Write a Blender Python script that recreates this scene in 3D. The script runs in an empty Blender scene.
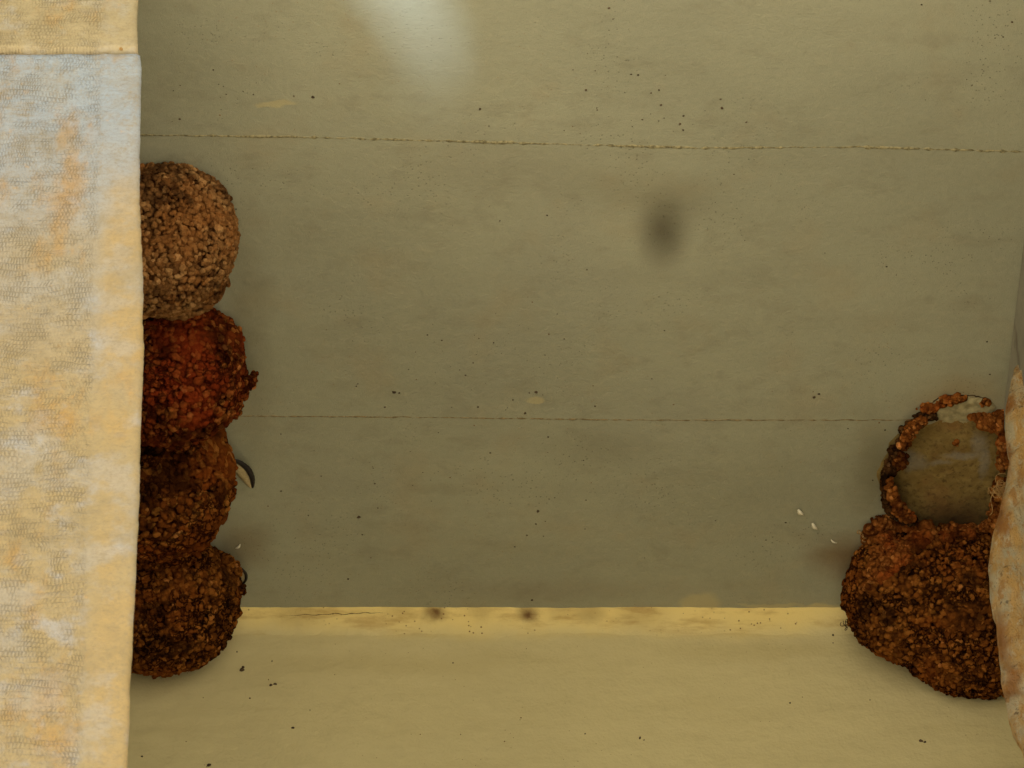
import bpy, bmesh, math, random
import numpy as np
from mathutils import Vector, noise

# ------------------------------------------------------------------ camera, sky, sun
S = bpy.context.scene
C = S.collection
PITCH = math.radians(48.0)
F = 3730.0                       # focal length in pixels of the 1024 wide picture
CAM = Vector((0, 0, 1.6))
cd = bpy.data.cameras.new('camera'); cam = bpy.data.objects.new('camera', cd); C.objects.link(cam)
cam.location = CAM; cam.rotation_euler = (math.radians(90) + PITCH, 0, 0)
cd.sensor_width = 36; cd.lens = 36 * F / 1024; cd.clip_start = .05; cd.clip_end = 2000
cd.dof.use_dof = True; cd.dof.focus_distance = 4.18; cd.dof.aperture_fstop = 32
S.camera = cam
SUN_EL, SUN_AZ = math.radians(62), math.radians(200)     # sun behind and to the left of the camera
w = bpy.data.worlds.new('World'); S.world = w; w.use_nodes = True
nt = w.node_tree; bg = nt.nodes['Background']
sky = nt.nodes.new('ShaderNodeTexSky'); sky.sky_type = 'NISHITA'; sky.sun_disc = False
sky.sun_elevation = SUN_EL; sky.sun_rotation = SUN_AZ
nt.links.new(sky.outputs[0], bg.inputs[0]); bg.inputs[1].default_value = 0.06
sd = bpy.data.lights.new('sun', 'SUN'); sd.energy = 5.0; sd.angle = math.radians(.5); sd.color = (1, .94, .84)
sun = bpy.data.objects.new('sun', sd); C.objects.link(sun)
# direction towards the sun
tos = Vector((math.sin(SUN_AZ) * math.cos(SUN_EL), math.cos(SUN_AZ) * math.cos(SUN_EL), math.sin(SUN_EL)))
sun.rotation_euler = tos.to_track_quat('Z', 'Y').to_euler(); sun.location = (0, -5, 12)
S.view_settings.view_transform = 'Standard'; S.view_settings.look = 'None'
S.view_settings.gamma = 1; S.view_settings.use_curve_mapping = False
S.view_settings.exposure = 1.43

# ------------------------------------------------------------------ place helpers
RT = Vector((1, 0, 0)); FW = Vector((0, math.cos(PITCH), math.sin(PITCH))); UP = Vector((0, -math.sin(PITCH), math.cos(PITCH)))
HC = 4.70          # ceiling underside
YW = 3.165         # back wall face
def ray(px, py): return FW + RT * ((px - 512) / F) + UP * (-(py - 384) / F)
def on_z(px, py, z=HC):
    d = ray(px, py); return CAM + d * ((z - CAM.z) / d.z)
def on_y(px, py, y=YW):
    d = ray(px, py); return CAM + d * ((y - CAM.y) / d.y)
PX = 4.2 / F       # metres per pixel at the nests

def link(name, me, mats, parent=None, smooth=True):
    o = bpy.data.objects.new(name, me); C.objects.link(o)
    for m in (mats if isinstance(mats, (list, tuple)) else [mats]): me.materials.append(m)
    if smooth: me.polygons.foreach_set('use_smooth', [True] * len(me.polygons))
    if parent:
        o.parent = parent; o.matrix_parent_inverse = parent.matrix_world.inverted() if False else o.matrix_parent_inverse
        o.location = -parent.location
    return o
def thing(name, label, cat, loc, group=None):
    o = bpy.data.objects.new(name, None); C.objects.link(o); o.empty_display_size = .05
    o.location = loc; o['label'] = label; o['category'] = cat
    if group: o['group'] = group
    return o
def tag(o, label, cat, group=None):
    o['label'] = label; o['category'] = cat
    if group: o['group'] = group
    return o
def mesh(name, v, f):
    me = bpy.data.meshes.new(name); me.from_pydata([tuple(p) for p in v], [], f); me.update(); return me
def box_bm(bm, x0, x1, y0, y1, z0, z1):
    vs = [bm.verts.new(p) for p in ((x0,y0,z0),(x1,y0,z0),(x1,y1,z0),(x0,y1,z0),(x0,y0,z1),(x1,y0,z1),(x1,y1,z1),(x0,y1,z1))]
    for f in ((0,3,2,1),(4,5,6,7),(0,1,5,4),(1,2,6,5),(2,3,7,6),(3,0,4,7)): bm.faces.new([vs[i] for i in f])
def from_bm(name, bm, mats, parent=None, smooth=False):
    bmesh.ops.recalc_face_normals(bm, faces=bm.faces)
    me = bpy.data.meshes.new(name); bm.to_mesh(me); bm.free(); return link(name, me, mats, parent, smooth)

# ------------------------------------------------------------------ node helper
class N:
    def __init__(s, name, rough=.9):
        s.m = bpy.data.materials.new(name); s.m.use_nodes = True; s.t = s.m.node_tree
        s.b = s.t.nodes['Principled BSDF']; s.b.inputs['Roughness'].default_value = rough
        s.b.inputs['Specular IOR Level'].default_value = .25
        s.pos = s.t.nodes.new('ShaderNodeNewGeometry').outputs['Position']
    def put(s, sock, v):
        if isinstance(v, bpy.types.NodeSocket): s.t.links.new(v, sock)
        elif isinstance(v, (tuple, list)) and len(v) == 3 and sock.type == 'RGBA': sock.default_value = (*v, 1)
        else: sock.default_value = v
    def math(s, op, a, b=0, c=None, clamp=False):
        n = s.t.nodes.new('ShaderNodeMath'); n.operation = op; n.use_clamp = clamp
        s.put(n.inputs[0], a); s.put(n.inputs[1], b)
        if c is not None: s.put(n.inputs[2], c)
        return n.outputs[0]
    def mapped(s, loc=(0,0,0), rot=(0,0,0), sc=(1,1,1), vec=None):
        n = s.t.nodes.new('ShaderNodeMapping'); s.put(n.inputs[0], vec or s.pos)
        n.inputs[1].default_value = loc; n.inputs[2].default_value = rot; n.inputs[3].default_value = sc
        return n.outputs[0]
    def noise(s, scale, detail=4, rough=.55, vec=None, dist=0, color=False):
        n = s.t.nodes.new('ShaderNodeTexNoise'); s.put(n.inputs['Vector'], vec or s.pos)
        n.inputs['Scale'].default_value = scale; n.inputs['Detail'].default_value = detail
        n.inputs['Roughness'].default_value = rough; n.inputs['Distortion'].default_value = dist
        return n.outputs['Color' if color else 'Fac']
    def voro(s, scale, vec=None, out='Distance', feat='F1'):
        n = s.t.nodes.new('ShaderNodeTexVoronoi'); n.feature = feat; s.put(n.inputs['Vector'], vec or s.pos)
        n.inputs['Scale'].default_value = scale; return n.outputs[out]
    def wave(s, scale, dist, vec, dscale=2, detail=2, direction='X'):
        n = s.t.nodes.new('ShaderNodeTexWave'); n.bands_direction = direction; s.put(n.inputs['Vector'], vec)
        n.inputs['Scale'].default_value = scale; n.inputs['Distortion'].default_value = dist
        n.inputs['Detail'].default_value = detail; n.inputs['Detail Scale'].default_value = dscale
        return n.outputs['Fac']
    def step(s, v, a, b, lo=0., hi=1.):
        n = s.t.nodes.new('ShaderNodeMapRange'); n.interpolation_type = 'SMOOTHSTEP'; n.clamp = True
        s.put(n.inputs[0], v); n.inputs[1].default_value = a; n.inputs[2].default_value = b
        n.inputs[3].default_value = lo; n.inputs[4].default_value = hi; return n.outputs[0]
    def mix(s, f, a, b, mode='MIX'):
        n = s.t.nodes.new('ShaderNodeMix'); n.data_type = 'RGBA'; n.blend_type = mode
        s.put(n.inputs[0], f); s.put(n.inputs[6], a); s.put(n.inputs[7], b); return n.outputs[2]
    def ramp(s, v, stops):
        n = s.t.nodes.new('ShaderNodeValToRGB'); s.put(n.inputs[0], v); e = n.color_ramp.elements
        while len(e) < len(stops): e.new(.5)
        for q, (p, c) in zip(e, stops): q.position = p; q.color = (*c, 1)
        return n.outputs[0]
    def attr(s, name):
        n = s.t.nodes.new('ShaderNodeAttribute'); n.attribute_name = name; return n.outputs['Fac']
    def spot(s, p, rx, ry, rz, soft=1., warp=0., wscale=20, rot=0):
        """0..1 blob round the world point p, radii in metres"""
        v = s.pos
        if warp:
            sub = s.t.nodes.new('ShaderNodeVectorMath'); sub.operation = 'SUBTRACT'
            s.put(sub.inputs[0], s.noise(wscale, 4, .6, color=True)); sub.inputs[1].default_value = (.5, .5, .5)
            ml = s.t.nodes.new('ShaderNodeVectorMath'); ml.operation = 'SCALE'; s.put(ml.inputs[0], sub.outputs[0]); ml.inputs['Scale'].default_value = warp
            ad = s.t.nodes.new('ShaderNodeVectorMath'); ad.operation = 'ADD'; s.put(ad.inputs[0], v); s.put(ad.inputs[1], ml.outputs[0]); v = ad.outputs[0]
        sb = s.t.nodes.new('ShaderNodeVectorMath'); sb.operation = 'SUBTRACT'; s.put(sb.inputs[0], v); sb.inputs[1].default_value = tuple(p)
        mp = s.mapped(rot=(0, 0, rot), sc=(1, 1, 1), vec=sb.outputs[0])
        mp2 = s.mapped(sc=(1/rx, 1/ry, 1/rz), vec=mp)
        ln = s.t.nodes.new('ShaderNodeVectorMath'); ln.operation = 'LENGTH'; s.put(ln.inputs[0], mp2)
        return s.step(ln.outputs['Value'], 1, 1 - soft)
    def bump(s, h, dist, strength=1.):
        n = s.t.nodes.new('ShaderNodeBump'); n.inputs['Strength'].default_value = strength
        n.inputs['Distance'].default_value = dist; s.put(n.inputs['Height'], h); s.t.links.new(n.outputs[0], s.b.inputs['Normal']); return n
    def col(s, c): s.put(s.b.inputs['Base Color'], c); return s.m

def flat(name, c, rough=.9, var=.3, scale=200):
    n = N(name, rough); k = n.noise(scale, 3)
    return n.col(n.mix(n.step(k, .3, .7), tuple(x * (1 - var) for x in c), tuple(min(1, x * (1 + var)) for x in c)))

# ------------------------------------------------------------------ materials
def ceiling_mat():
    n = N('board_marked_concrete', .85)
    big = n.noise(2.6, 4, .5)
    streak = n.noise(9, 5, .6, n.mapped(sc=(.35, 2.2, 1)))
    fine = n.noise(150, 5, .7, n.mapped(sc=(.8, 1, 1)))
    grit = n.noise(900, 2, .6)
    c = n.mix(n.step(big, .3, .72), (.288, .283, .192), (.350, .342, .232))
    c = n.mix(n.math('MULTIPLY', n.step(streak, .42, .70), .15), c, (.205, .19, .12))
    # greenish grey and warm clouds
    c = n.mix(n.math('MULTIPLY', n.step(n.noise(5, 3, .5, n.mapped(loc=(3, 1, 0))), .48, .75), .35), c, (.29, .285, .21))
    c = n.mix(n.math('MULTIPLY', n.step(n.noise(11, 4, .6, n.mapped(loc=(7, 2, 0))), .52, .75), .25), c, (.34, .25, .13))
    c = n.mix(n.math('MULTIPLY', n.step(fine, .3, .8), .22), c, (.42, .38, .26))
    c = n.mix(n.math('MULTIPLY', n.step(grit, .50, .72), .26), c, (.12, .10, .06))
    c = n.mix(n.math('MULTIPLY', n.step(n.noise(28, 5, .65, n.mapped(sc=(.8, 1.2, 1))), .50, .72), .28), c, (.20, .18, .115))
    c = n.mix(n.math('MULTIPLY', n.step(n.noise(75, 4, .65, n.mapped(loc=(5, 3, 0), sc=(.7, 1.2, 1))), .52, .72), .22), c, (.40, .36, .24))
    # tiny pin holes and rust flecks
    clus = n.step(n.noise(7, 3, .6, n.mapped(loc=(1, 5, 0))), .47, .66)
    v = n.voro(210); pin = n.math('MULTIPLY', n.step(v, .20, .08), n.math('MULTIPLY', clus, .8))
    c = n.mix(n.math('MULTIPLY', pin, .75), c, (.05, .035, .02))
    v2 = n.voro(120, n.mapped(loc=(9, 9, 0))); rust = n.math('MULTIPLY', n.step(v2, .12, .03), n.step(n.noise(5, 2, .5, n.mapped(loc=(2, 2, 0))), .5, .62))
    c = n.mix(n.math('MULTIPLY', rust, .6), c, (.25, .12, .03))
    # dark spot, smoky stains round the nests, painted patch of light, plaster smears
    sp = n.spot(on_z(663, 232), .040, .075, 1, 1., .016, 14)
    c = n.mix(n.math('MULTIPLY', sp, .74), c, (.070, .054, .028))
    c = n.mix(n.math('MULTIPLY', n.spot(on_z(680, 205), .05, .05, 1, 1., .03, 12), .22), c, (.10, .08, .04))
    for (a, b, rx, ry, k, cc) in ((846, 556, .075, .05, .75, (.16, .085, .025)), (243, 545, .05, .06, .5, (.15, .09, .03)), (600, 450, .10, .05, .25, (.14, .12, .07)),
                                  (500, 170, .22, .07, .22, (.17, .14, .08)), (640, 190, .12, .05, .25, (.17, .15, .08)), (875, 470, .05, .12, .55, (.12, .09, .035)),
                                  (960, 405, .09, .07, .55, (.24, .15, .05)), (560, 590, .25, .03, .2, (.18, .12, .06)), (250, 330, .035, .30, .35, (.15, .12, .06))):
        c = n.mix(n.math('MULTIPLY', n.spot(on_z(a, b), rx, ry, 1, 1., .05, 14), k), c, cc)
    glow = n.spot(on_z(400, -16), .066, .17, 1, 1., .05, 8, rot=.34)  # bluish-white patch of light put into the concrete colour
    c = n.mix(n.math('MULTIPLY', glow, .72), c, (.58, .67, .68))
    c = n.mix(n.math('MULTIPLY', n.spot(on_z(430, 50), .07, .13, 1, 1., .05, 7), .22), c, (.46, .52, .50))  # fainter skirt of the same painted light
    for (a, b, rx, ry, k) in ((699, 603, .030, .022, .5), (822, 609, .032, .012, .8), (770, 606, .045, .005, .5), (275, 103, .025, .006, .55), (535, 400, .012, .006, .5)):
        c = n.mix(n.math('MULTIPLY', n.spot(on_z(a, b), rx, ry, 1, .45, .02, 45), k), c, (.50, .41, .20))
    h = n.math('ADD', n.math('MULTIPLY', fine, .5), n.math('ADD', n.math('MULTIPLY', grit, .3), n.math('MULTIPLY', n.noise(40, 4, .6), .8)))
    n.bump(n.math('SUBTRACT', h, n.math('MULTIPLY', pin, .6)), .0022, .6)
    return n.col(c)
M = {}
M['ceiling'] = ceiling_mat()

def wall_mat(name, cove=False):
    n = N(name, .8); base = (.62, .53, .275)
    c = n.mix(n.step(n.noise(4, 3), .3, .7), base, tuple(x * .93 for x in base))
    c = n.mix(n.math('MULTIPLY', n.step(n.noise(60, 4, .6), .45, .8), .18), c, tuple(x * .7 for x in base))
    c = n.mix(n.math('MULTIPLY', n.step(n.noise(6, 4, .6, n.mapped(sc=(1, 1, 4))), .5, .8), .25), c, (.45, .36, .16))
    # an older, yellower coat along the top of the wall, ragged towards the bottom
    sp_ = n.t.nodes.new('ShaderNodeSeparateXYZ'); n.put(sp_.inputs[0], n.pos)
    zz = n.math('ADD', sp_.outputs[2], n.math('MULTIPLY', n.math('SUBTRACT', n.noise(9, 5), .5), .05))
    c = n.mix(n.step(zz, 4.660, 4.702, 0, .9), c, (.78, .60, .215))
    for (a, b, rx, rz) in ((400, 665, .25, .03), (760, 650, .2, .025)):
        c = n.mix(n.math('MULTIPLY', n.spot(on_y(a, b), rx, .05, rz, 1., .06, 8), .25), c, (.40, .31, .12))
    c = n.mix(n.math('MULTIPLY', n.step(n.voro(95), .07, .03), n.step(n.noise(5, 2), .5, .6)), c, (.2, .12, .05))
    c = n.mix(n.math('MULTIPLY', n.math('MULTIPLY', n.step(n.noise(40, 5, .65, n.mapped(sc=(.4, 1, 2))), .47, .70), n.step(sp_.outputs[2], 4.665, 4.685)), .55), c, (.40, .24, .07))
    if cove:
        for (a, b, r, k) in ((435, 621, .022, 1.), (436, 620, .008, 1.), (528, 621, .020, 1.), (528, 621, .007, 1.), (590, 619, .03, .5), (480, 617, .03, .4), (560, 618, .03, .3), (300, 617, .05, .4), (640, 618, .05, .3), (400, 618, .03, .35)):
            c = n.mix(n.math('MULTIPLY', n.spot(on_y(a, b), r, .05, r * .6, 1., .012, 60), k), c, (.12, .055, .015))
        v = n.voro(140); c = n.mix(n.math('MULTIPLY', n.step(v, .2, .08), n.step(n.noise(9, 2), .5, .6)), c, (.18, .09, .03))
    n.bump(n.math('ADD', n.math('MULTIPLY', n.noise(260, 3, .6), .5), n.math('ADD', n.noise(55, 4, .55), n.math('MULTIPLY', n.noise(14, 2, .5, n.mapped(rot=(0, .5, 0), sc=(1, 1, 3))), 1.5))), .0024, .6)
    return n.col(c)
M['cream'] = wall_mat('cream_wall_paint')
M['yellow'] = wall_mat('yellow_cove_paint', True)

def grey_plaster():
    n = N('grey_plaster', .9)
    c = n.mix(n.step(n.noise(8, 5, .6), .3, .7), (.20, .185, .14), (.29, .265, .19))
    c = n.mix(n.math('MULTIPLY', n.step(n.noise(25, 4, .6, n.mapped(sc=(1, 1, .4))), .55, .7), .6), c, (.10, .075, .045))
    n.bump(n.noise(120, 4), .003, .6); return n.col(c)
M['grey'] = grey_plaster()

def tooled_stone(name, cool, warm, zc, zspan, seed=0.):
    n = N(name, .85)
    pos = n.pos
    sep = n.t.nodes.new('ShaderNodeSeparateXYZ'); n.put(sep.inputs[0], pos); X, Z = sep.outputs[0], sep.outputs[2]
    big = n.noise(5, 4, .6, n.mapped(loc=(seed, 0, seed)))
    # cool pale stone high up, ochre staining further down, with ragged transition
    zz = n.math('ADD', Z, n.math('MULTIPLY', n.math('SUBTRACT', big, .5), .45))
    k = n.step(zz, zc + zspan, zc - zspan)
    c = n.mix(k, cool, warm)
    c = n.mix(n.math('MULTIPLY', n.step(n.noise(16, 5, .65, n.mapped(loc=(seed, 3, 1), sc=(1.2, 1, .55))), .50, .68), .68), c, (.48, .265, .065))
    c = n.mix(n.math('MULTIPLY', n.step(n.noise(34, 5, .7, n.mapped(loc=(4, seed, 1), sc=(.6, 1, 1.6))), .55, .70), .55), c, (.36, .30, .21))
    c = n.mix(n.math('MULTIPLY', n.step(n.noise(21, 4, .6, n.mapped(loc=(8, seed, 5))), .56, .70), .45), c, (.44, .47, .52))
    c = n.mix(n.math('MULTIPLY', n.step(n.noise(75, 3, .6, n.mapped(loc=(2, 2, 5))), .64, .74), .35), c, (.62, .36, .12))
    c = n.mix(n.math('MULTIPLY', n.step(n.noise(120, 5, .7, n.mapped(loc=(6, 1, seed), rot=(0, .45, 0), sc=(.35, 1, 1.8))), .50, .72), .25), c, (.30, .22, .12))
    c = n.mix(n.math('MULTIPLY', n.step(n.noise(55, 5, .7, n.mapped(loc=(1, 6, seed))), .56, .66), .25), c, (.30, .23, .13))
    mar = n.step(n.math('ADD', X, n.math('MULTIPLY', n.math('SUBTRACT', Z, 3.54), .062)), -.336, -.318)
    c = n.mix(n.math('MULTIPLY', n.math('MULTIPLY', mar, n.step(Z, 4.36, 4.22)), n.step(n.noise(9, 4, .6, n.mapped(loc=(0, 2, 2))), .62, .42, 0, .75)), c, (.48, .325, .125))
    c = n.mix(n.math('MULTIPLY', n.step(n.noise(24, 5, .65, n.mapped(loc=(11, 1, seed), sc=(.7, 1, .7))), .48, .62), .38), c, (.42, .41, .38))
    # tooth-chisel rows inside the drafted margin
    inner = n.step(n.math('ADD', n.math('ADD', X, n.math('MULTIPLY', n.math('SUBTRACT', Z, 3.54), .062)), n.math('MULTIPLY', n.noise(30, 3), .014)), -.324, -.333)
    # rows of small chisel ticks, bent by noise
    sx_ = n.math('ADD', X, n.math('MULTIPLY', n.noise(28, 2, .5), .016)); sz_ = n.math('ADD', Z, n.math('MULTIPLY', n.noise(10, 2, .5), .040))
    cb = n.t.nodes.new('ShaderNodeCombineXYZ'); n.put(cb.inputs[0], sx_); n.put(cb.inputs[1], sz_)
    bk = n.t.nodes.new('ShaderNodeTexBrick'); n.put(bk.inputs['Vector'], cb.outputs[0]); bk.inputs['Scale'].default_value = 1
    bk.inputs['Brick Width'].default_value = .0030; bk.inputs['Row Height'].default_value = .0062; bk.inputs['Mortar Size'].default_value = .0009; bk.inputs['Mortar Smooth'].default_value = 1.; bk.offset = .37
    tick = n.math('MULTIPLY', bk.outputs['Fac'], n.step(n.noise(48, 4, .7), .36, .66))
    pat = n.math('SUBTRACT', n.math('ADD', n.math('MULTIPLY', n.voro(230, n.mapped(sc=(1.25, 1, .55))), .35), .6), n.math('MULTIPLY', tick, .5))
    dirt = n.math('MULTIPLY', tick, n.math('MULTIPLY', inner, .36))
    c = n.mix(dirt, c, (.26, .195, .10))
    dash = n.math('MULTIPLY', n.step(n.noise(42, 3, .6, n.mapped(loc=(seed, 1, 2), sc=(.55, 1, 2.6))), .60, .68), inner)
    c = n.mix(n.math('MULTIPLY', dash, .14), c, (.28, .27, .27))
    c = n.mix(n.math('MULTIPLY', n.step(n.noise(330, 4, .75), .45, .72), .45), c, (.25, .20, .125))
    c = n.mix(n.math('MULTIPLY', n.step(n.noise(85, 5, .75, n.mapped(loc=(3, seed, 9), rot=(0, .5, 0), sc=(1.5, 1, .8))), .50, .66), .35), c, (.33, .25, .13))
    c = n.mix(n.math('MULTIPLY', n.step(n.noise(13, 5, .7, n.mapped(loc=(seed, 7, 9))), .50, .66), .35), c, (.30, .23, .12))
    h = n.math('ADD', n.math('MULTIPLY', pat, inner), n.math('ADD', n.math('MULTIPLY', n.noise(110, 5, .7, n.mapped(rot=(0, .5, 0), sc=(.7, 1, 1.3))), .6), n.math('MULTIPLY', dash, -.15)))
    n.bump(h, .0024, .85)
    return n.col(c)
M['stone_low'] = tooled_stone('tooled_limestone', (.34, .40, .475), (.43, .320, .155), 4.20, .28)
M['stone_top'] = tooled_stone('ochre_tooled_limestone', (.42, .35, .215), (.46, .345, .175), 4.4, .3, 3.)

def rough_stone():
    n = N('rough_limestone', .9)
    c = n.mix(n.step(n.noise(38, 5, .65, n.mapped(sc=(1.6, 1, .5))), .38, .62), (.68, .40, .13), (.60, .49, .29))
    c = n.mix(n.math('MULTIPLY', n.step(n.noise(62, 5, .7, n.mapped(loc=(1, 2, 3), sc=(1.4, 1, .5))), .50, .62), .8), c, (.50, .24, .06))
    c = n.mix(n.math('MULTIPLY', n.step(n.noise(120, 5, .7, n.mapped(loc=(5, 2, 3), sc=(1.4, 1, .5))), .54, .64), .7), c, (.70, .60, .40))
    c = n.mix(n.math('MULTIPLY', n.step(n.noise(110, 3, .7, n.mapped(loc=(9, 2, 3))), .62, .7), .7), c, (.10, .06, .03))
    for a, b, rx, rz in ((995, 520, .016, .05), (1004, 470, .010, .05), (1000, 545, .014, .03), (1000, 655, .012, .06), (1010, 700, .014, .04), (1006, 420, .010, .03)):
        c = n.mix(n.math('MULTIPLY', n.spot(on_y(a, b, 2.73), rx, .12, rz, .8, .02, 50), .85), c, (.40, .155, .03))
    n.bump(n.math('ADD', n.noise(90, 6, .75, n.mapped(sc=(1.5, 1, .5))), n.math('MULTIPLY', n.noise(320, 3, .7), .4)), .012, 1.)
    return n.col(c)
M['rough'] = rough_stone()

def mud(name, dark, mid, light, accent, aamt=.3, seed=0., vein=.5):
    n = N(name, .95); n.b.inputs['Specular IOR Level'].default_value = .0
    dark = tuple(x * 1.1 for x in dark); mid, light, accent = (tuple(x * q for x in c_) for c_, q in ((mid, 1.6), (light, 1.75), (accent, 1.6)))
    t = n.attr('tint')
    c = n.ramp(t, [(0, dark), (.28, tuple(.5 * (a + b) for a, b in zip(dark, mid))), (.6, mid), (.9, light), (1, tuple(1.35 * x + .02 for x in light))])
    z = n.noise(13, 4, .6, n.mapped(loc=(seed, seed * 2, 0)))
    c = n.mix(n.math('MULTIPLY', n.step(z, .47, .63), aamt), c, accent)
    c = n.mix(n.math('MULTIPLY', n.step(n.noise(21, 4, .65, n.mapped(loc=(4, seed, 7))), .50, .63), .75), c, dark)
    # crevice shade and black mould, painted as a net between clumps of dried mud
    wv = n.t.nodes.new('ShaderNodeVectorMath'); wv.operation = 'MULTIPLY_ADD'; n.put(wv.inputs[0], n.noise(90, 4, .65, color=True)); wv.inputs[1].default_value = (.018,) * 3; n.put(wv.inputs[2], n.pos)
    ed = n.voro(82, wv.outputs[0], feat='DISTANCE_TO_EDGE')
    zn = n.step(n.noise(19, 3, .6, n.mapped(loc=(seed, 9, 2))), .36, .56)
    c = n.mix(n.math('MULTIPLY', n.math('MULTIPLY', n.step(ed, .17, .04), zn), vein), c, tuple(x * .5 for x in dark))
    c = n.mix(n.math('MULTIPLY', n.step(n.noise(420, 3, .6), .45, .8), .35), c, dark)
    n.bump(n.math('ADD', n.noise(330, 5, .75), n.math('MULTIPLY', n.noise(900, 2), .5)), .004, 1.)
    return n.col(c)
M['mud_tan'] = mud('dry_tan_mud', (.040, .016, .007), (.23, .105, .034), (.32, .17, .062), (.25, .088, .020), .45, 0., .3)
M['mud_red'] = mud('red_brown_mud', (.025, .006, .002), (.135, .027, .006), (.25, .085, .018), (.20, .026, .006), .6, 1, .75)
M['mud_brown'] = mud('brown_mud', (.022, .007, .003), (.165, .047, .008), (.27, .105, .020), (.19, .036, .005), .4, 2, .85)
M['mud_dark'] = mud('dark_brown_mud', (.014, .006, .003), (.175, .056, .0095), (.27, .100, .018), (.21, .050, .008), .35, 3, .9)
M['mud_mould'] = mud('mouldy_black_brown_mud', (.010, .005, .003), (.050, .022, .008), (.12, .055, .018), (.07, .025, .006), .4, 5, .6)
M['mud_orange'] = mud('orange_clay', (.04, .010, .003), (.21, .066, .013), (.34, .13, .03), (.27, .050, .008), .5, 4)

# ------------------------------------------------------------------ ground
g = mesh('ground', [(-400, -400, 0), (400, -400, 0), (400, 400, 0), (-400, 400, 0)], [(0, 1, 2, 3)])
gm = N('pale_paving', .9)
gm.col(gm.mix(gm.step(gm.noise(1.5, 5, .6), .35, .65), (.50, .46, .36), (.60, .55, .43)))
go = link('ground', g, gm.m, smooth=False); go['kind'] = 'structure'

# ------------------------------------------------------------------ concrete ceiling
def line_mesh(name, pts, rw, rh, mat, parent, seed, seg=500, gap=0.):
    """lumpy bead stuck under the ceiling along px points"""
    rnd = random.Random(seed)
    P = [on_z(*p) for p in pts]; L = [0]
    for a, b in zip(P, P[1:]): L.append(L[-1] + (b - a).length)
    vs, fs = [], []
    for i in range(seg + 1):
        s_ = L[-1] * i / seg
        k = max(j for j in range(len(L) - 1) if L[j] <= s_ + 1e-9)
        p = P[k].lerp(P[k + 1], (s_ - L[k]) / (L[k + 1] - L[k]))
        nz = noise.noise(Vector((s_ * 140, seed, 0))); n2 = noise.noise(Vector((s_ * 12, seed, 4)))
        a = max(.12, .7 + .8 * nz + .6 * n2 - gap)
        w_ = rw * a; h_ = rh * a; oy = .0011 * noise.noise(Vector((s_ * 60, seed, 9)))
        for dy, dz in ((-w_, .0006), (-w_ * .5, -h_), (w_ * .5, -h_ * .9), (w_, .0006)):
            vs.append((p.x, p.y + dy + oy, p.z + dz))
    for i in range(seg):
        for j in range(3):
            a = i * 4 + j; fs.append((a, a + 1, a + 5, a + 4))
    return link(name, mesh(name, vs, fs), mat, parent)

ceil = thing('concrete_ceiling', 'grey-olive board-marked concrete slab overhead with faint seams and a dark spot', 'ceiling', (0, 2.6, HC))
bm = bmesh.new(); box_bm(bm, -3.2, 3.2, 1.45, 3.45, HC, HC + .22)
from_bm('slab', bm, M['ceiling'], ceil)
M['seam_y'] = flat('seam_lime', (.25, .215, .115), .9, .5, 250)
M['seam_d'] = flat('seam_dirt', (.21, .155, .075), .9, .4, 300)
line_mesh('board_seam', [(60, 134), (300, 137), (480, 142), (700, 148), (860, 147), (1060, 153)], .0030, .0006, M['seam_y'], ceil, 3, 1400, .1)
line_mesh('board_seam', [(100, 415), (400, 417), (640, 420), (1010, 420)], .0013, .0011, M['seam_d'], ceil, 8, 1400, .15)

rnd = random.Random(5)
def specks(name, pts, mat, parent, plane):
    """small gritty crumbs: (px, py, radius px)"""
    vs, fs = [], []
    for (a, b, r) in pts:
        c = on_z(a, b) if plane == 'z' else on_y(a, b)
        base = len(vs); k = 7; r *= PX * .8
        ax = RT; ay = Vector((0, 1, 0)) if plane == 'z' else Vector((0, 0, 1)); nz = Vector((0, 0, -1)) if plane == 'z' else Vector((0, -1, 0))
        e = rnd.uniform(.7, 1.5)
        for ring, (rr, hh) in enumerate(((1, -.0004), (.75, r * .5))):
            for i in range(k):
                t = 2 * math.pi * i / k; q = r * rr * rnd.uniform(.7, 1.3)
                vs.append(c + ax * (q * math.cos(t) * e) + ay * (q * math.sin(t)) + nz * hh)
        vs.append(c + nz * r * .7)
        for i in range(k):
            j = (i + 1) % k; fs.append((base + i, base + j, base + k + j, base + k + i)); fs.append((base + k + i, base + k + j, base + 2 * k))
    return link(name, mesh(name, vs, fs), mat, parent)
M['crumb'] = flat('dark_grit', (.07, .045, .025), .9, .4)
M['rustcrumb'] = flat('rusty_grit', (.16, .085, .03), .9, .4)
pts = [(313, 97, 1.8), (294, 96, 1.4), (722, 108, 2), (661, 105, 1.8), (586, 90, 1.8), (609, 8, 1.5), (613, 19, 1), (638, 75, 1.4), (651, 93, 1.1), (664, 118, 1), (680, 124, 1.6), (683, 130, 1.4),
       (480, 109, 1.8), (489, 126, 1), (180, 119, 1.6), (1012, 22, 1.3), (995, 38, 1), (1003, 37, 1), (536, 392, 2), (478, 407, 1.4), (394, 392, 2.2), (385, 407, 1.2), (525, 413, 1.8), (281, 434, 1),
       (548, 437, 1.4), (359, 517, 2.2), (378, 508, 1.2), (281, 491, 1.4), (321, 476, 1), (538, 511, 2.2), (536, 524, 1.4), (549, 499, 1), (348, 579, 1.4), (532, 600, 1.6), (814, 397, 2), (819, 394, 1.5),
       (595, 406, 1.2), (885, 430, 1.2), (766, 540, 1), (586, 500, 1), (585, 529, 1), (236, 209, 1.2), (640, 610, 1.4)]
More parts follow.
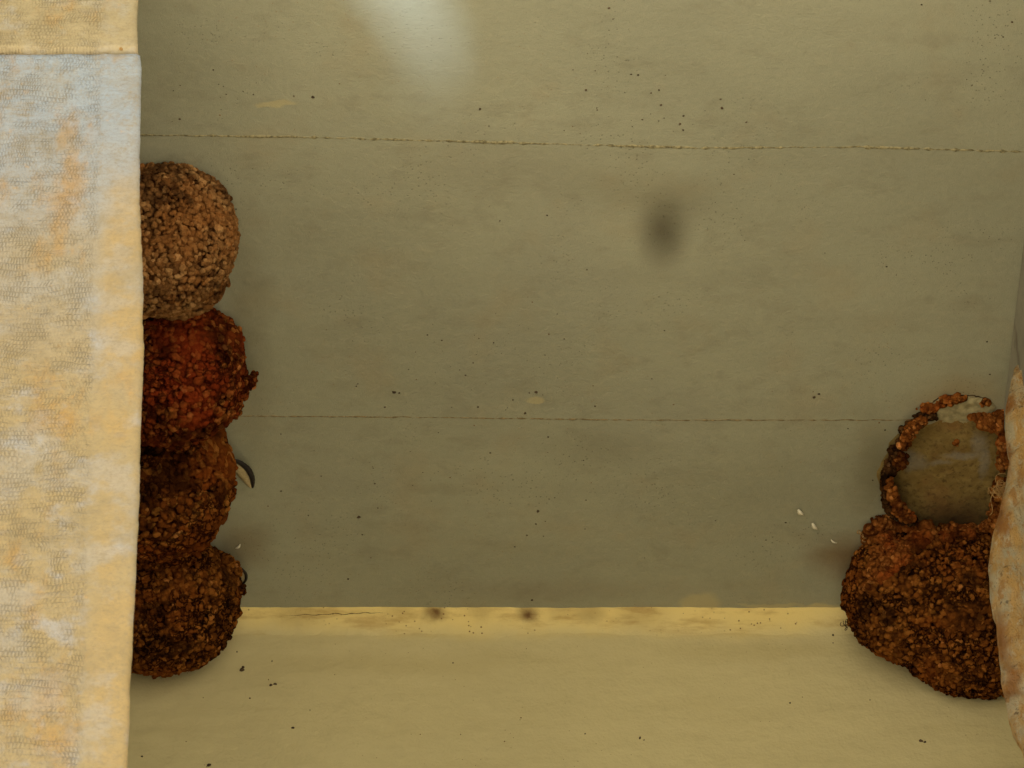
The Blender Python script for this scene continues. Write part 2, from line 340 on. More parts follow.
for cx, cy, sx, sy, k in ((440, 350, 60, 25, 26), (430, 390, 70, 15, 14), (610, 95, 45, 30, 12), (560, 500, 40, 30, 14), (395, 480, 35, 30, 22), (220, 90, 45, 25, 14), (660, 120, 50, 14, 14),
                          (840, 300, 120, 90, 12), (500, 250, 200, 70, 14), (760, 480, 100, 70, 10), (950, 60, 50, 40, 8)):
    for _ in range(k): pts.append((min(990, max(248 if cy > 150 else 150, rnd.gauss(cx, sx))), min(603, rnd.gauss(cy, sy)), rnd.choice((.5, .6, .8, 1.1))))
sp = specks('grit', pts, M['crumb'], ceil, 'z'); sp['kind'] = 'stuff'
pts = [(rnd.uniform(150, 990), rnd.gauss(rnd.choice((120, 330, 400, 500)), 25), rnd.choice((.5, .7, 1.0))) for _ in range(46)]
pts = [p for p in pts if p[0] > 255 or p[1] < 150]
sp = specks('rust_flecks', pts, M['rustcrumb'], ceil, 'z'); sp['kind'] = 'stuff'

# ------------------------------------------------------------------ back wall with its cove
wall = thing('back_wall', 'smooth cream painted wall meeting the concrete ceiling along a yellower cove', 'wall', (0, YW, 0))
nx, nz = 200, 60
vs, fs = [], []
zs = [4.30 + (4.676 - 4.30) * j / nz for j in range(nz + 1)]; zs = [0, 2, 3.6] + zs
xs = [-3.2, -1.5] + [-.75 + 1.6 * i / nx for i in range(nx + 1)] + [1.8, 3.2]
for z in zs:
    for x in xs:
        amp = .0022 if abs(x) < 1 and z > 4.2 else 0
        vs.append((x, YW + amp * noise.noise(Vector((x * 6, 0, z * 9))) + amp * .5 * noise.noise(Vector((x * 25, 3, z * 25))), z))
W_ = len(xs)
for j in range(len(zs) - 1):
    for i in range(W_ - 1): fs.append((j * W_ + i, j * W_ + i + 1, (j + 1) * W_ + i + 1, (j + 1) * W_ + i))
nb = len(vs)
vs += [(-3.2, YW + .25, 0), (3.2, YW + .25, 0), (3.2, YW + .25, HC - .002), (-3.2, YW + .25, HC - .002)]
fs.append((nb + 1, nb, nb + 3, nb + 2)); fs.append((0, nb, nb + 1, W_ - 1)); 
link('plaster_face', mesh('plaster_face', vs, fs), M['cream'], wall)
# cove: a hand-trowelled fillet between wall and ceiling
vs, fs = [], []; n_ = 900
for i in range(n_ + 1):
    x = -1.2 + 2.6 * i / n_
    a = noise.noise(Vector((x * 9, 1, 0))) * .0016 + noise.noise(Vector((x * 45, 1, 0))) * .0009
    b = noise.noise(Vector((x * 7, 5, 0))) * .0022 + noise.noise(Vector((x * 50, 5, 0))) * .0008
    y0 = 3.1455 + a + .0012 * x; z1 = 4.652 + b * 1.6
    for k in range(11):
        t = k / 10; bul = .0008 * noise.noise(Vector((x * 80, k, 2)))
        vs.append((x, y0 + (YW + .0016 - y0) * (1 - (1 - t) ** 3) - bul * .6, HC + .0008 + (z1 - HC) * t - bul * .6))
for i in range(n_):
    for k in range(10):
        a = i * 11 + k; fs.append((a, a + 1, a + 12, a + 11))
link('cove', mesh('cove', vs, fs), M['yellow'], wall)
# hairline crack and flaking along the cove top
M['crack'] = flat('crack_dirt', (.05, .028, .014), .95)
def ribbon(name, P, r, mat, parent, nrm):
    vs, fs = [], []
    for i, p in enumerate(P):
        d = (P[min(i + 1, len(P) - 1)] - P[max(i - 1, 0)]).normalized(); s_ = d.cross(nrm).normalized()
        q = r * (.35 + .9 * abs(noise.noise(p * 150))) * min(1, 4 * min(i, len(P) - 1 - i) / len(P) + .15)
        vs += [p - s_ * q, p + nrm * q * .7, p + s_ * q]
    for i in range(len(P) - 1):
        for j in (0, 1): a = i * 3 + j; fs.append((a, a + 1, a + 4, a + 3))
    return link(name, mesh(name, vs, fs), mat, parent)
nrm = Vector((0, -.62, -.78))
for a0, a1, r0 in ((285, 388, 613),):
    P = []
    for i in range(60):
        a = a0 + (a1 - a0) * i / 59; q = on_y(a, r0 + 1.2 * noise.noise(Vector((a * .1, 0, 0))) + (2.5 - 3 * (a - a0) / (a1 - a0)), 3.1495); P.append(q + nrm * .0005)
    ribbon('crack', P, .0006, M['crack'], wall, nrm)
pts = [(242, 670, 3), (243, 667, 2), (237, 652, 1.6), (271, 685, 2.2), (275, 684, 1.8), (293, 728, 1.8), (209, 765, 2.4), (250, 698, 1), (453, 663, 1.2), (640, 738, 2.2), (644, 740, 1.2), (921, 741, 2.4), (925, 742, 1.6),
       (833, 635, 1.6), (833, 643, 1.2), (585, 734, 1.2), (405, 631, 1.4), (790, 703, 1.4), (142, 757, 2), (272, 661, 1), (310, 710, .9), (700, 690, .8), (520, 720, .7), (870, 700, .8)]
specks('grit', pts, M['crumb'], wall, 'y')
pts = [(rnd.uniform(160, 990), rnd.uniform(640, 768), rnd.choice((.5, .6, .9))) for _ in range(30)] + [(rnd.uniform(260, 840), rnd.gauss(618, 2.5), rnd.choice((.6, .8, 1.2))) for _ in range(34)]
specks('rust_flecks', [p for p in pts if p[1] > 640 or 613 < p[1] < 624], M['rustcrumb'], wall, 'y')

# ------------------------------------------------------------------ left pier: plaster core + tooled stone facing
pier = thing('stone_pier', 'pale tooled limestone pier with ochre stains, in front of the four stacked nests', 'stone pier', (-.6, 2.2, 0))
bm = bmesh.new(); box_bm(bm, -.95, -.47, 2.232, 3.16, 0, HC - .003)
from_bm('plaster_core', bm, M['grey'], pier)
def facing(name, edge, z0, z1, mat, seed, yf=2.15, th=.08, left=-.98):
    """block with a worn right arris; edge = list of (z, x)"""
    nzz = 170; nxx = 60; vs, fs = [], []
    def ex(z):
        for (za, xa), (zb, xb) in zip(edge, edge[1:]):
            if za <= z <= zb: return xa + (xb - xa) * (z - za) / (zb - za)
        return edge[0][1] if z < edge[0][0] else edge[-1][1]
    prof = []
    for j in range(nzz + 1):
        z = z0 + (z1 - z0) * (j / nzz); row = []
        e = ex(z) + .0016 * noise.noise(Vector((z * 18, seed, 0))) + .0012 * noise.noise(Vector((z * 90, seed, 0)))
        tb = min(z - z0, z1 - z) ; rb = .006 * max(0, 1 - tb / .006) ** 2
        for i in range(nxx + 1):
            t = (i / nxx) ** .35; x = left + (e - left) * t; d = e - x
            r = .0022 * (1 + .7 * noise.noise(Vector((z * 30, seed, 5))))
            dy = r * max(0, 1 - d / r) ** 2 + rb
            nn = .0012 * noise.noise(Vector((x * 20, seed, z * 20))) + .0007 * noise.noise(Vector((x * 70, seed, z * 70)))
            if d > .036: nn += .0012
            row.append((x, yf + dy + nn, z))
        row += [(e - .001, yf + .012, z), (e - .006, yf + th * .6, z), (e - .010, yf + th, z)]
        vs += row
    R = nxx + 4
    for j in range(nzz):
        for i in range(R - 1): a = j * R + i; fs.append((a, a + 1, a + 1 + R, a + R))
    b = list(range(R)); t = [nzz * R + i for i in range(R)]
    nb = len(vs); vs += [(left, yf + th, z0), (left, yf + th, z1)]
    fs.append(tuple(reversed(b)) + (nb,)); fs.append(tuple(t) + (nb + 1,))
    fs.append((nb, nb + 1) + tuple([nzz * R + R - 1, R - 1])); fs.append((nb + 1, nb, 0, nzz * R))
    me = mesh(name, vs, fs); bmm = bmesh.new(); bmm.from_mesh(me); bmesh.ops.recalc_face_normals(bmm, faces=bmm.faces); bmm.to_mesh(me); bmm.free()
    return link(name, me, mat, pier)
def ez(px, py): q = on_y(px, py, 2.15); return (q.z, q.x)
E = [ez(*p) for p in ((126.5, 775), (128, 740), (130, 690), (134, 600), (138, 520), (140, 450), (142.5, 380), (143.5, 300), (141, 235), (139.5, 200), (140, 120), (141, 60), (140, 52))]
zj = on_y(70, 49, 2.15).z
facing('stone_block', E, E[0][0] - .02, zj - .0015, M['stone_low'], 1)
E2 = [ez(*p) for p in ((137.5, 47), (137, 20), (138, 0), (139, -60))]
facing('stone_block', E2, zj + .0015, HC - .004, M['stone_top'], 7)
xl = E[0][1]
facing('stone_block', [(2.2, xl), (E[0][0] - .023, xl)], 2.3, E[0][0] - .023, M['stone_low'], 11)
facing('stone_block', [(0, xl), (2.3, xl)], 0.0, 2.297, M['stone_low'], 13)
bm = bmesh.new(); box_bm(bm, -.975, -.40, 2.158, 2.225, zj - .003, zj + .003)
from_bm('mortar_joint', bm, flat('mortar', (.20, .11, .045), .95, .4, 150), pier)
M['clay_smear'] = flat('ochre_clay_smear', (.42, .25, .09), .95, .35, 90)
# clay smear over the joint near the arris
def patch(name, ctr, ax, ay, nr, outline, h, mat, parent, seed, rings=8, rough=.35):
    vs, fs = [], []; k = 72
    vs.append(ctr + nr * h)
    for r in range(1, rings + 1):
        for i in range(k):
            t = 2 * math.pi * i / k
            rr = outline(t) * (1 + rough * noise.noise(Vector((math.cos(t) * 2.5, math.sin(t) * 2.5, seed))) + rough * .5 * noise.noise(Vector((math.cos(t) * 9, math.sin(t) * 9, seed)))) * r / rings
            p = ctr + ax * (rr * math.cos(t)) + ay * (rr * math.sin(t))
            hh = h * (1 - (r / rings) ** 3) * (1 + .9 * noise.noise(p * 90)) if r < rings else -.0006
            vs.append(p + nr * hh)
    for i in range(k): fs.append((0, 1 + i, 1 + (i + 1) % k))
    for r in range(rings - 1):
        for i in range(k): a = 1 + r * k + i; b = 1 + r * k + (i + 1) % k; fs.append((a, a + k, b + k, b))
    return link(name, mesh(name, vs, fs), mat, parent)
YF = Vector((0, -1, 0)); ZV = Vector((0, 0, 1))
patch('clay_smear', on_y(121, 45, 2.153), RT, ZV, YF, lambda t: .013 / max(.5, abs(math.cos(t)) * .75 + abs(math.sin(t)) * 1.6), .0022, M['clay_smear'], pier, 2)

# ------------------------------------------------------------------ right pier and its rough stone
rp = thing('plaster_pier', 'grey plastered pier at the right edge, faced with rough orange-veined stone', 'pier', (.75, 2.4, 0))
bm = bmesh.new(); box_bm(bm, .553, .95, 2.0, 2.84, 0, HC - .003)
from_bm('plaster_core', bm, M['grey'], rp)
rw = thing('side_wall', 'cream painted return wall at the right behind the rough stone', 'wall', (.7, 3.0, 0))
bm = bmesh.new(); box_bm(bm, .64, .92, 2.843, 3.158, 0, HC - .003)
from_bm('plaster_face', bm, M['cream'], rw)
YS = 2.70
out = [(1040, 318), (1026, 345), (1015, 362), (1010, 385), (1006, 404), (1006, 425), (1010, 455), (1006, 480), (1000, 505), (993, 530), (989, 560), (991, 590), (997, 620), (1000, 650), (1002, 680), (1008, 705), (1022, 738), (1032, 770), (1042, 800), (1060, 840)]
nd, nv = 16, 150
vs, fs = [], []
Pz = [on_y(a, b, YS) for a, b in out]
LL = [0]
for a, b in zip(Pz, Pz[1:]): LL.append(LL[-1] + (b - a).length)
for j in range(nv + 1):
    s_ = LL[-1] * j / nv; k = max(i for i in range(len(LL) - 1) if LL[i] <= s_ + 1e-9)
    e = Pz[k].lerp(Pz[k + 1], (s_ - LL[k]) / (LL[k + 1] - LL[k]))
    # front surface from the far right to the arris, then rounding back
    for i in range(30):
        t = i / 29; x = .80 + (e.x - .80) * t; d = e.x - x
        y = YS + .030 * max(0, 1 + d / .03) ** 2 * .5 - .004
        q = Vector((x, y, e.z)); q.y += .006 * noise.noise(q * 22) + .007 * noise.noise(q * 50) + .004 * noise.noise(q * 120)
        vs.append(q)
    for i in range(1, 9):
        t = i / 8; q = Vector((e.x + .075 * t ** 1.3, YS + .012 + .13 * t, e.z))
        dd = .005 * noise.noise(q * 30) + .004 * noise.noise(q * 90); q.x += dd
        vs.append(q)
R = 38
for j in range(nv):
    for i in range(R - 1): a = j * R + i; fs.append((a, a + R, a + 1 + R, a + 1))
fs.append(tuple(range(R))); fs.append(tuple(reversed([nv * R + i for i in range(R)])))
me = mesh('rough_stone', vs, fs); bmm = bmesh.new(); bmm.from_mesh(me); bmesh.ops.recalc_face_normals(bmm, faces=bmm.faces); bmm.to_mesh(me); bmm.free()
link('rough_stone', me, M['rough'], rp)

# ------------------------------------------------------------------ mud nests
def ico(sub):
    b = bmesh.new(); bmesh.ops.create_icosphere(b, subdivisions=sub, radius=1)
    v = np.array([list(p.co) for p in b.verts]); f = np.array([[q.index for q in p.verts] for p in b.faces]); b.free(); return v, f
ICO2 = ico(2); ICO5 = ico(6)
BAS = np.array([list(RT), list(UP), list(-FW)])      # rows: axes a nest lobe is measured in
ZLIM = HC - .0006
def lobe(px, py, rx, ry, rz=None, dz=None):
    """blob under the ceiling whose outline is rx x ry pixels round (px,py)"""
    rz = rz or min(rx, ry) * .95
    dz = dz if dz is not None else .60 * ry * PX
    c = on_z(px, py, HC - dz); k = (c - CAM).dot(FW) / F
    return (np.array(c), np.array([rx * k, ry * k, rz * k]))
def inside(P, lb, grow=1.):
    c, r = lb; q = ((P - c) @ BAS.T) / (r * grow); return (q * q).sum(1) < 1
def clampit(V, ylim, xlim):
    V[:, 2] = np.minimum(V[:, 2], ZLIM); V[:, 1] = np.minimum(V[:, 1], ylim)
    if xlim: V[:, 0] = np.minimum(np.maximum(V[:, 0], xlim[0]), xlim[1])
    return V
def fnoise(P, sc, seed):
    return np.array([noise.noise(Vector((p[0] * sc + seed, p[1] * sc, p[2] * sc))) for p in P])
def shell(name, lobes, size, mat, parent, seed, smear=.0, ylim=3.1625, xlim=None, rough=1., flatn=.85, core=True, elong=1.25, tint0=.0, lump=1., dens=1.4):
    rs = np.random.RandomState(seed); V, Fc, T = [], [], []; off = 0
    for li, lb in enumerate(lobes):
        c, r = lb
        if core:
            v, f = ICO5 if max(r) > .03 else ico(4)
            dirs = v / np.linalg.norm(v, axis=1)[:, None]
            P = c + (dirs * r) @ BAS
            nA = fnoise(P, 22, seed); nB = fnoise(P, 95, seed + 3); nC = fnoise(P, 230, seed + 9)
            k = 1 - size * .62 / r.mean() + (nA * .004 + nB * .0035 + nC * .0016) * lump / r.mean() + smear * size / r.mean()
            P = c + (dirs * r * k[:, None]) @ BAS
            P = clampit(P, ylim, xlim)
            V.append(P); Fc.append(f + off); off += len(P); T.append(np.clip(.13 + .25 * nB + .3 * nC + smear * .6 + tint0, 0, .8))  # core tinted darker than the pellets, as shade in the crevices
        # pellets
        area = 4 * math.pi * (r.prod() ** (2 / 3)); n = int(area / (size * size) * dens)
        i = np.arange(n) + .5; ph = np.arccos(1 - 2 * i / n); th = math.pi * (1 + 5 ** .5) * i
        d = np.stack([np.cos(th) * np.sin(ph), np.sin(th) * np.sin(ph), np.cos(ph)], 1)
        d += rs.normal(0, size / r.mean() * .30, d.shape); d /= np.linalg.norm(d, axis=1)[:, None]
        A = fnoise(c + (d * r) @ BAS, 26, seed + 5)
        Cc = c + (d * r * (1 + A * .0035 / r.mean() + rs.normal(0, .0011, n) / r.mean() - smear * size * .15 / r.mean())[:, None]) @ BAS
        keep = (Cc[:, 2] < HC + .001) & (Cc[:, 1] < ylim + .002)
        if xlim: keep &= (Cc[:, 0] > xlim[0] - .003) & (Cc[:, 0] < xlim[1] + .003)
        for lj, lo in enumerate(lobes):
            if lj != li: keep &= ~inside(Cc, lo, .97)
        keep &= rs.rand(n) > .04
        # skip the side nobody can ever see: embedded in slab
        nrmw = (d / r) @ BAS; nrmw /= np.linalg.norm(nrmw, axis=1)[:, None]
        bv, bf = ICO2
        for q in np.nonzero(keep)[0]:
            nz_ = nrmw[q]; a = np.cross(nz_, rs.normal(size=3)); a /= np.linalg.norm(a); b = np.cross(nz_, a)
            s_ = size * .5 * np.clip(rs.normal(1, .22), .55, 1.7) * rough
            el = rs.uniform(1, elong)
            W = bv * np.array([s_ * el, s_ / el ** .3, s_ * flatn]) * (1 + rs.normal(0, .15, (len(bv), 1)))
            P = Cc[q] + W @ np.stack([a, b, nz_])
            V.append(clampit(P, ylim, xlim)); Fc.append(bf + off); off += len(P)
            tt = rs.beta(3.2, 2.2) + tint0
            if rs.rand() < .004: tt = 1.
            T.append(np.full(len(P), np.clip(tt, 0, 1)))
    V = np.concatenate(V); Fc = np.concatenate(Fc); T = np.concatenate(T)
    me = bpy.data.meshes.new(name); me.vertices.add(len(V)); me.vertices.foreach_set('co', V.astype('f').ravel())
    me.loops.add(Fc.size); me.loops.foreach_set('vertex_index', Fc.astype('i').ravel())
    me.polygons.add(len(Fc)); me.polygons.foreach_set('loop_start', np.arange(0, Fc.size, 3, dtype='i'))
    me.update(calc_edges=True); me.validate()
    at = me.attributes.new('tint', 'FLOAT', 'POINT'); at.data.foreach_set('value', T.astype('f'))
    return link(name, me, mat, parent)

GL = 'mud nests stacked along the left of the ceiling'; GR = 'mud nests at the right end of the ceiling'
XL = (-.4685, 9)
def nest(label, px, py, group):
    return thing('mud_nest', label, 'bird nest', on_z(px, py), group)
n1 = nest('tan pellet-mud nest under the ceiling, topmost of the left stack and palest', 158, 238, GL)
shell('mud_shell', [lobe(156, 241, 79, 74), lobe(172, 218, 62, 52), lobe(200, 232, 36, 44), lobe(175, 275, 50, 42)], 0.0058, M['mud_tan'], n1, 1, smear=.1, xlim=XL, lump=1.3, elong=1.5)
n2 = nest('red-brown mud nest with jagged torn collar, second from top in the left stack', 170, 372, GL)
shell('mud_shell', [lobe(168, 373, 76, 72), lobe(196, 352, 46, 46), lobe(170, 330, 40, 32), lobe(150, 415, 50, 36)], .0068, M['mud_red'], n2, 2, smear=.22, xlim=XL, lump=1.8, elong=1.5)
COL = [(253, 378, 5, 4, .030), (248, 382, 7, 8, .032), (241, 390, 10, 13, .036), (233, 396, 12, 13, .042), (225, 404, 14, 13, .048), (216, 412, 15, 12, .052), (207, 419, 15, 12, .056), (197, 426, 14, 11, .062), (187, 433, 13, 10, .068), (176, 439, 13, 10, .074), (255, 375, 3, 2.2, .028)]
rq = random.Random(8)
shell('torn_collar', [lobe(a + rq.gauss(0, 1), b + rq.gauss(0, 1.5), rx * rq.uniform(.8, 1.15), ry * rq.uniform(.75, 1.1), rx, dz) for a, b, rx, ry, dz in COL], .0058, M['mud_red'], n2, 22, smear=.3, xlim=XL, tint0=.08, lump=1.5, elong=1.7)
n3 = nest('lumpy orange-brown mud nest beside a dark curved feather, third in the left stack', 160, 485, GL)
shell('mud_shell', [lobe(156, 486, 76, 72), lobe(185, 468, 48, 48), lobe(192, 440, 26, 24), lobe(178, 520, 40, 34), lobe(150, 545, 40, 24, 26, .06)], .0070, M['mud_brown'], n3, 3, smear=.32, xlim=XL, elong=2.0, flatn=.7, lump=2.4)
n4 = nest('dark-creviced brown mud nest in the wall corner, lowest of the left stack', 160, 602, GL)
shell('mud_shell', [lobe(156, 601, 82, 73), lobe(196, 590, 44, 46), lobe(190, 622, 42, 36), lobe(165, 550, 42, 26)], .0060, M['mud_dark'], n4, 4, smear=.28, xlim=XL, elong=1.6, flatn=.8, lump=2.2)
shell('entrance_rim', [lobe(233, 570, 8, 9, 8, .03), lobe(239, 590, 6, 5, 6, .03), lobe(228, 560, 6, 5, 6, .03)], .0055, M['mud_dark'], n4, 44, xlim=XL)

XR = (-9, .6385)
n5 = nest('whole rounded nest of reddish mud pellets in the right wall corner', 940, 600, GR)
N5 = [lobe(922, 596, 77, 70), lobe(978, 614, 88, 84), lobe(895, 585, 46, 54), lobe(950, 575, 60, 50), lobe(868, 600, 20, 24)]
shell('mud_shell', N5, .0062, M['mud_dark'], n5, 5, smear=.22, xlim=XR, lump=2.0, elong=1.4)
def surf_lobes(lobes, poly, n, rpx, rz, seed, sink=.0):
    """thin blobs scattered over the part of the nest surface seen through a px polygon"""
    r_ = random.Random(seed); outl = []
    xs_ = [p[0] for p in poly]; ys_ = [p[1] for p in poly]
    while len(outl) < n:
        x, y = r_.uniform(min(xs_), max(xs_)), r_.uniform(min(ys_), max(ys_)); ins = False
        for (xa, ya), (xb, yb) in zip(poly, poly[1:] + poly[:1]):
            if (ya > y) != (yb > y) and x < (xb - xa) * (y - ya) / (yb - ya) + xa: ins = not ins
        if not ins: continue
        d = np.array(ray(x, y)); best = (HC - .008 - CAM.z) / d[2]
        for c, rr in lobes:
            o = (np.array(CAM) - c) @ BAS.T / rr; dd = d @ BAS.T / rr
            A, B, Cq = dd @ dd, 2 * o @ dd, o @ o - 1; D = B * B - 4 * A * Cq
            if D > 0: best = min(best, (-B - math.sqrt(D)) / (2 * A))
        q = r_.uniform(.6, 1.25) * rpx
        outl.append((np.array(CAM) + d * (best + sink), np.array([q * PX, q * PX * r_.uniform(.6, 1.), rz * PX * r_.uniform(.7, 1.3)])))
    return outl
shell('clay_collar', surf_lobes(N5, [(869, 529), (884, 521), (915, 520), (960, 527), (985, 533), (955, 541), (925, 548), (905, 562), (893, 580), (874, 592), (862, 590), (880, 560), (868, 548)], 60, 9, 5.5, 5),
      .0052, M['mud_orange'], n5, 55, smear=.55, xlim=XR, flatn=.55, tint0=-.02, lump=.8)
n6 = nest('broken open nest, only its rim left, above the whole right nest', 945, 470, GR)
ring = [(931, 414, 8, 6, .008), (921, 418, 9, 7, .010), (912, 425, 9, 8, .014), (905, 434, 9, 8, .017), (900, 444, 8, 8, .020), (896, 455, 8, 8, .022), (891, 466, 8, 9, .024), (886, 476, 8, 9, .026), (884, 487, 9, 9, .028),
        (886, 498, 9, 9, .028), (891, 508, 10, 8, .028), (899, 516, 11, 8, .028), (911, 521, 12, 7, .026)]
ring = [p for q, p in enumerate(ring)]; rq = random.Random(3); ring2 = []
for (a, b, rx, ry, dz), (a2, b2, _, _, dz2) in zip(ring, ring[1:] + ring[-1:]):
    for t in (0, .5): ring2.append((a + (a2 - a) * t + rq.gauss(0, 1.2), b + (b2 - b) * t + rq.gauss(0, 1), rx * rq.uniform(.35, .78), ry * rq.uniform(.55, .9), (dz + (dz2 - dz) * t) * rq.uniform(.7, 1.05)))
shell('broken_rim', [lobe(a, b, rx, ry, 9 if dz > .012 else 4, dz * .5) for a, b, rx, ry, dz in ring2], .0044, M['mud_mould'], n6, 6, smear=.35, xlim=XR, tint0=.02)
shell('clay_remnant', [lobe(990, 423, 12, 8, 7, .008), lobe(1001, 421, 9, 10, 8, .008), lobe(978, 417, 8, 4, 4, .004), lobe(1004, 440, 6, 14, 8, .012), lobe(1002, 492, 9, 12, 10, .03), lobe(1000, 520, 10, 22, 10, .03), lobe(990, 526, 12, 7, 8, .02), lobe(1002, 545, 8, 18, 9, .05), lobe(1003, 460, 5, 10, 8, .02)], .0055, M['mud_orange'], n6, 66, smear=.4, xlim=XR)
for q, lbs in enumerate(([lobe(950, 399, 9, 5, 4, .002), lobe(958, 398, 7, 4, 4, .002)], [lobe(928, 408, 8, 4, 4, .003)], [lobe(956, 442, 2.5, 5, 2, .001)], [lobe(985, 402, 5, 4, 3, .002)], [lobe(921, 421, 6, 4, 5, .012), lobe(914, 427, 6, 5, 6, .020), lobe(909, 434, 6, 6, 6, .026), lobe(905, 443, 5, 6, 5, .028)], [lobe(900, 463, 5, 7, 5, .036), lobe(903, 457, 4, 4, 4, .034)],
                        [lobe(890, 486, 4, 6, 5, .036), lobe(892, 494, 5, 7, 5, .038), lobe(896, 503, 5, 7, 5, .040), lobe(901, 511, 6, 6, 5, .040), lobe(908, 517, 6, 5, 5, .040)], [lobe(940, 404, 8, 3, 3, .002), lobe(931, 409, 5, 3, 3, .002)])):
    shell('clay_crumb', lbs, .0050, M['mud_orange'], n6, 67 + q, smear=.4, xlim=XR)
def film_mat():
    n = N('nest_lining_film', .95)
    c = n.mix(n.step(n.noise(40, 5, .65), .3, .7), (.18, .115, .030), (.27, .185, .060))
    c = n.mix(n.math('MULTIPLY', n.step(n.noise(18, 3, .6, n.mapped(loc=(2, 1, 0))), .5, .7), .5), c, (.22, .10, .03))
    c = n.mix(n.math('MULTIPLY', n.step(n.noise(170, 4, .7), .50, .66), .6), c, (.07, .04, .012))
    for a, b, rx, ry in ((915, 462, .020, .018), (905, 455, .02, .014), (962, 455, .035, .008), (978, 443, .012, .026), (940, 462, .02, .007), (984, 460, .008, .04)):
        c = n.mix(n.math('MULTIPLY', n.spot(on_z(a, b), rx, ry, 1, .8, .016, 60), .5), c, (.27, .25, .20))
    c = n.mix(n.math('MULTIPLY', n.spot(on_z(955, 520), .085, .055, 1, 1., .02, 40), .85), c, (.05, .025, .008))  # shade low in the hollow, painted into the lining
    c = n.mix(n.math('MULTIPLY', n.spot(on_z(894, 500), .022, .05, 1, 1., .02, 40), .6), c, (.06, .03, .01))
    n.bump(n.noise(150, 5, .7), .004, .8); return n.col(c)
DN = Vector((0, 0, -1)); YV = Vector((0, 1, 0))
def el(rx, ry): return lambda t: rx * ry / math.hypot(ry * math.cos(t), rx * math.sin(t))
patch('nest_lining', on_z(951, 476), RT, YV, DN, el(.084, .094), .0018, film_mat(), n6, 5, 26, .10)
M['pale_crust'] = flat('pale_clay_crust', (.30, .25, .13), .95, .3, 120)
patch('pale_crust', on_z(960, 410), RT, YV, DN, el(.047, .019), .0024, M['pale_crust'], n6, 9, 16, .3)
P = [on_z(920 + i * 1.15, 416 - 21 * math.sin(min(1, i / 24) * math.pi * .5) + max(0, i - 45) * .25 + .8 * noise.noise(Vector((i * .5, 0, 0)))) + DN * .0006 for i in range(60)]
ribbon('mould_line', P, .0017, M['crack'], n6, DN)

# ------------------------------------------------------------------ feathers, flakes, grass
def tube(P, r, taper=True):
    vs, fs = [], []; k = 5
    for i, p in enumerate(P):
        d = (P[min(i + 1, len(P) - 1)] - P[max(i - 1, 0)]).normalized(); a = d.orthogonal().normalized(); b = d.cross(a)
        q = r * (1 - .8 * i / len(P) if taper else 1)
        vs += [p + a * q * math.cos(6.283 * j / k) + b * q * math.sin(6.283 * j / k) for j in range(k)]
    for i in range(len(P) - 1):
        for j in range(k): fs.append((i * k + j, i * k + (j + 1) % k, (i + 1) * k + (j + 1) % k, (i + 1) * k + j))
    return vs, fs
def feather(label, pts, widths, side, mdark, mpale, dz):
    """curved feather: dark leading vane along pts (px) and a pale trailing vane on one side"""
    P = [on_z(a, b, HC - dz * (1 - .5 * i / (len(pts) - 1))) for i, (a, b) in enumerate(pts)]
    Q = []
    for i in range(len(P) - 1):
        for k in range(6): Q.append(P[i].lerp(P[i + 1], k / 6))
    Q.append(P[-1])
    for _ in range(3): Q = [Q[0]] + [(Q[i - 1] + Q[i] * 2 + Q[i + 1]) / 4 for i in range(1, len(Q) - 1)] + [Q[-1]]
    root = thing('feather', label, 'feather', Q[0])
    v, f = tube(Q, .0009); link('shaft', mesh('shaft', v, f), mdark, root)
    for name, s0, wid, mat in (('dark_vane', -side, widths[0], mdark), ('pale_vane', side, widths[1], mpale)):
        vs, fs = [], []; n = len(Q)
        for i, p in enumerate(Q):
            d = (Q[min(i + 1, n - 1)] - Q[max(i - 1, 0)]).normalized(); s_ = d.cross(DN).normalized() * s0
            t = i / (n - 1); q = wid * PX * math.sin(math.pi * min(1, t * .85 + .12)) ** .6 * (1 + .06 * (i % 2))
            for j in range(5): vs.append(p + s_ * q * j / 4 + Vector((0, 0, -.0018 * math.sin(j / 4 * 3.1))))
        for i in range(n - 1):
            for j in range(4): a = i * 5 + j; fs.append((a, a + 1, a + 6, a + 5))
        o = link(name, mesh(name, vs, fs), mat, root)
        m = o.modifiers.new('thick', 'SOLIDIFY'); m.thickness = .0006
    return root
M['fdark'] = flat('dark_feather', (.018, .013, .012), .6, .3, 500)
M['fpale'] = flat('pale_feather', (.40, .31, .16), .8, .2, 500)
M['white'] = flat('white_down', (.72, .66, .50), .9, .1, 500)
feather('dark curved feather with pale vane jutting from the third left nest', [(226, 460), (237, 463), (245, 469), (250, 478), (252, 487)], (6, 11), 1, M['fdark'], M['fpale'], .018)
feather('tiny dark curled feather at the mouth of the lowest left nest', [(233, 566), (240, 568), (245, 574), (245, 580), (240, 586)], (2.4, 6), 1, M['fdark'], M['fpale'], .030)
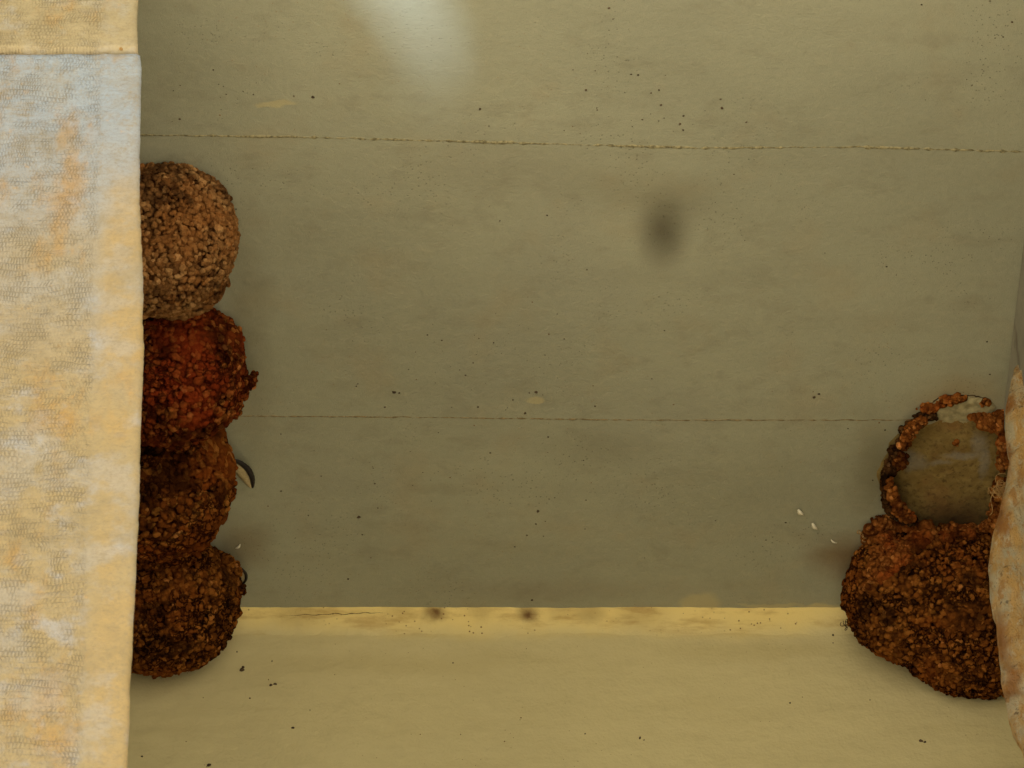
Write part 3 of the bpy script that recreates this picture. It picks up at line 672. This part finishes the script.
def flake(label, px, py, ln, wd, ang, grp=None):
    c = on_z(px, py, HC - .004); a = Vector((math.cos(ang), math.sin(ang), 0)); b = Vector((-a.y, a.x, 0))
    vs, fs = [], []; n = 12
    for i in range(n + 1):
        t = i / n; q = wd * PX * math.sin(math.pi * (t * .9 + .08)) ** .8 * (1 + .35 * ((i % 2) - .5)); bend = .25 * ln * PX * math.sin(t * 3)
        p = c + a * (t - .5) * ln * PX + b * bend * .4 + DN * (.0015 * math.sin(t * 3.1))
        vs += [p - b * q, p + DN * .001, p + b * q]
    for i in range(n):
        for j in (0, 1): k = i * 3 + j; fs.append((k, k + 1, k + 4, k + 3))
    o = link('down_feather', mesh('down_feather', vs, fs), M['white']); m = o.modifiers.new('thick', 'SOLIDIFY'); m.thickness = .0004
    return tag(o, label, 'feather', grp)
G = 'white down feathers caught by the right nests'
flake('largest white down fleck on the ceiling, farthest left of the right nests', 801, 512, 10, 2.3, .9, G)
flake('middle white down fleck of the short row leading to the right nest', 815, 526, 11, 2.2, 1.0, G)
flake('smallest white down fleck, closest to the clay collar of the right nest', 834, 541, 8, 1.2, .6, G)
flake('pale bit of down against the ceiling above the lowest left nest', 238, 546, 8, 1.3, -.9)
M['straw'] = flat('dry_straw', (.42, .24, .08), .8, .3, 300)
def straws(name, label, px, py, n, rad, ln, seed, z=.05, cat='dry grass', mat='straw'):
    r_ = random.Random(seed); VV, FF = [], []
    c = on_z(px, py, HC - z)
    for _ in range(n):
        p = c + Vector([r_.gauss(0, rad) for _ in range(3)]); d = Vector([r_.gauss(0, 1) for _ in range(3)]).normalized(); P = [p]
        ax = Vector([r_.gauss(0, 1) for _ in range(3)]).normalized(); cv = r_.uniform(.5, 1.1)
        for k in range(12):
            d = (d + d.cross(ax) * cv * .8).normalized(); P.append(P[-1] + d * ln / 12)
        v, f = tube(P, .00045, False); o = len(VV); VV += v; FF += [tuple(i + o for i in q) for q in f]
    ob = link(name, mesh(name, VV, FF), M[mat]); return tag(ob, label, cat)
straws('grass_tuft', 'small curly tuft of dry grass roots between the broken nest and rough stone', 1001, 490, 30, .0045, .030, 4, .075)
straws('straw_wisp', 'short straw wisp sticking out of the left tip of the right clay collar', 862, 538, 5, .003, .018, 6, .012)
straws('root_fibres', 'dark root fibres on the cove at the left foot of the right nest', 848, 624, 9, .0035, .016, 9, .030, 'root fibres', 'crack')
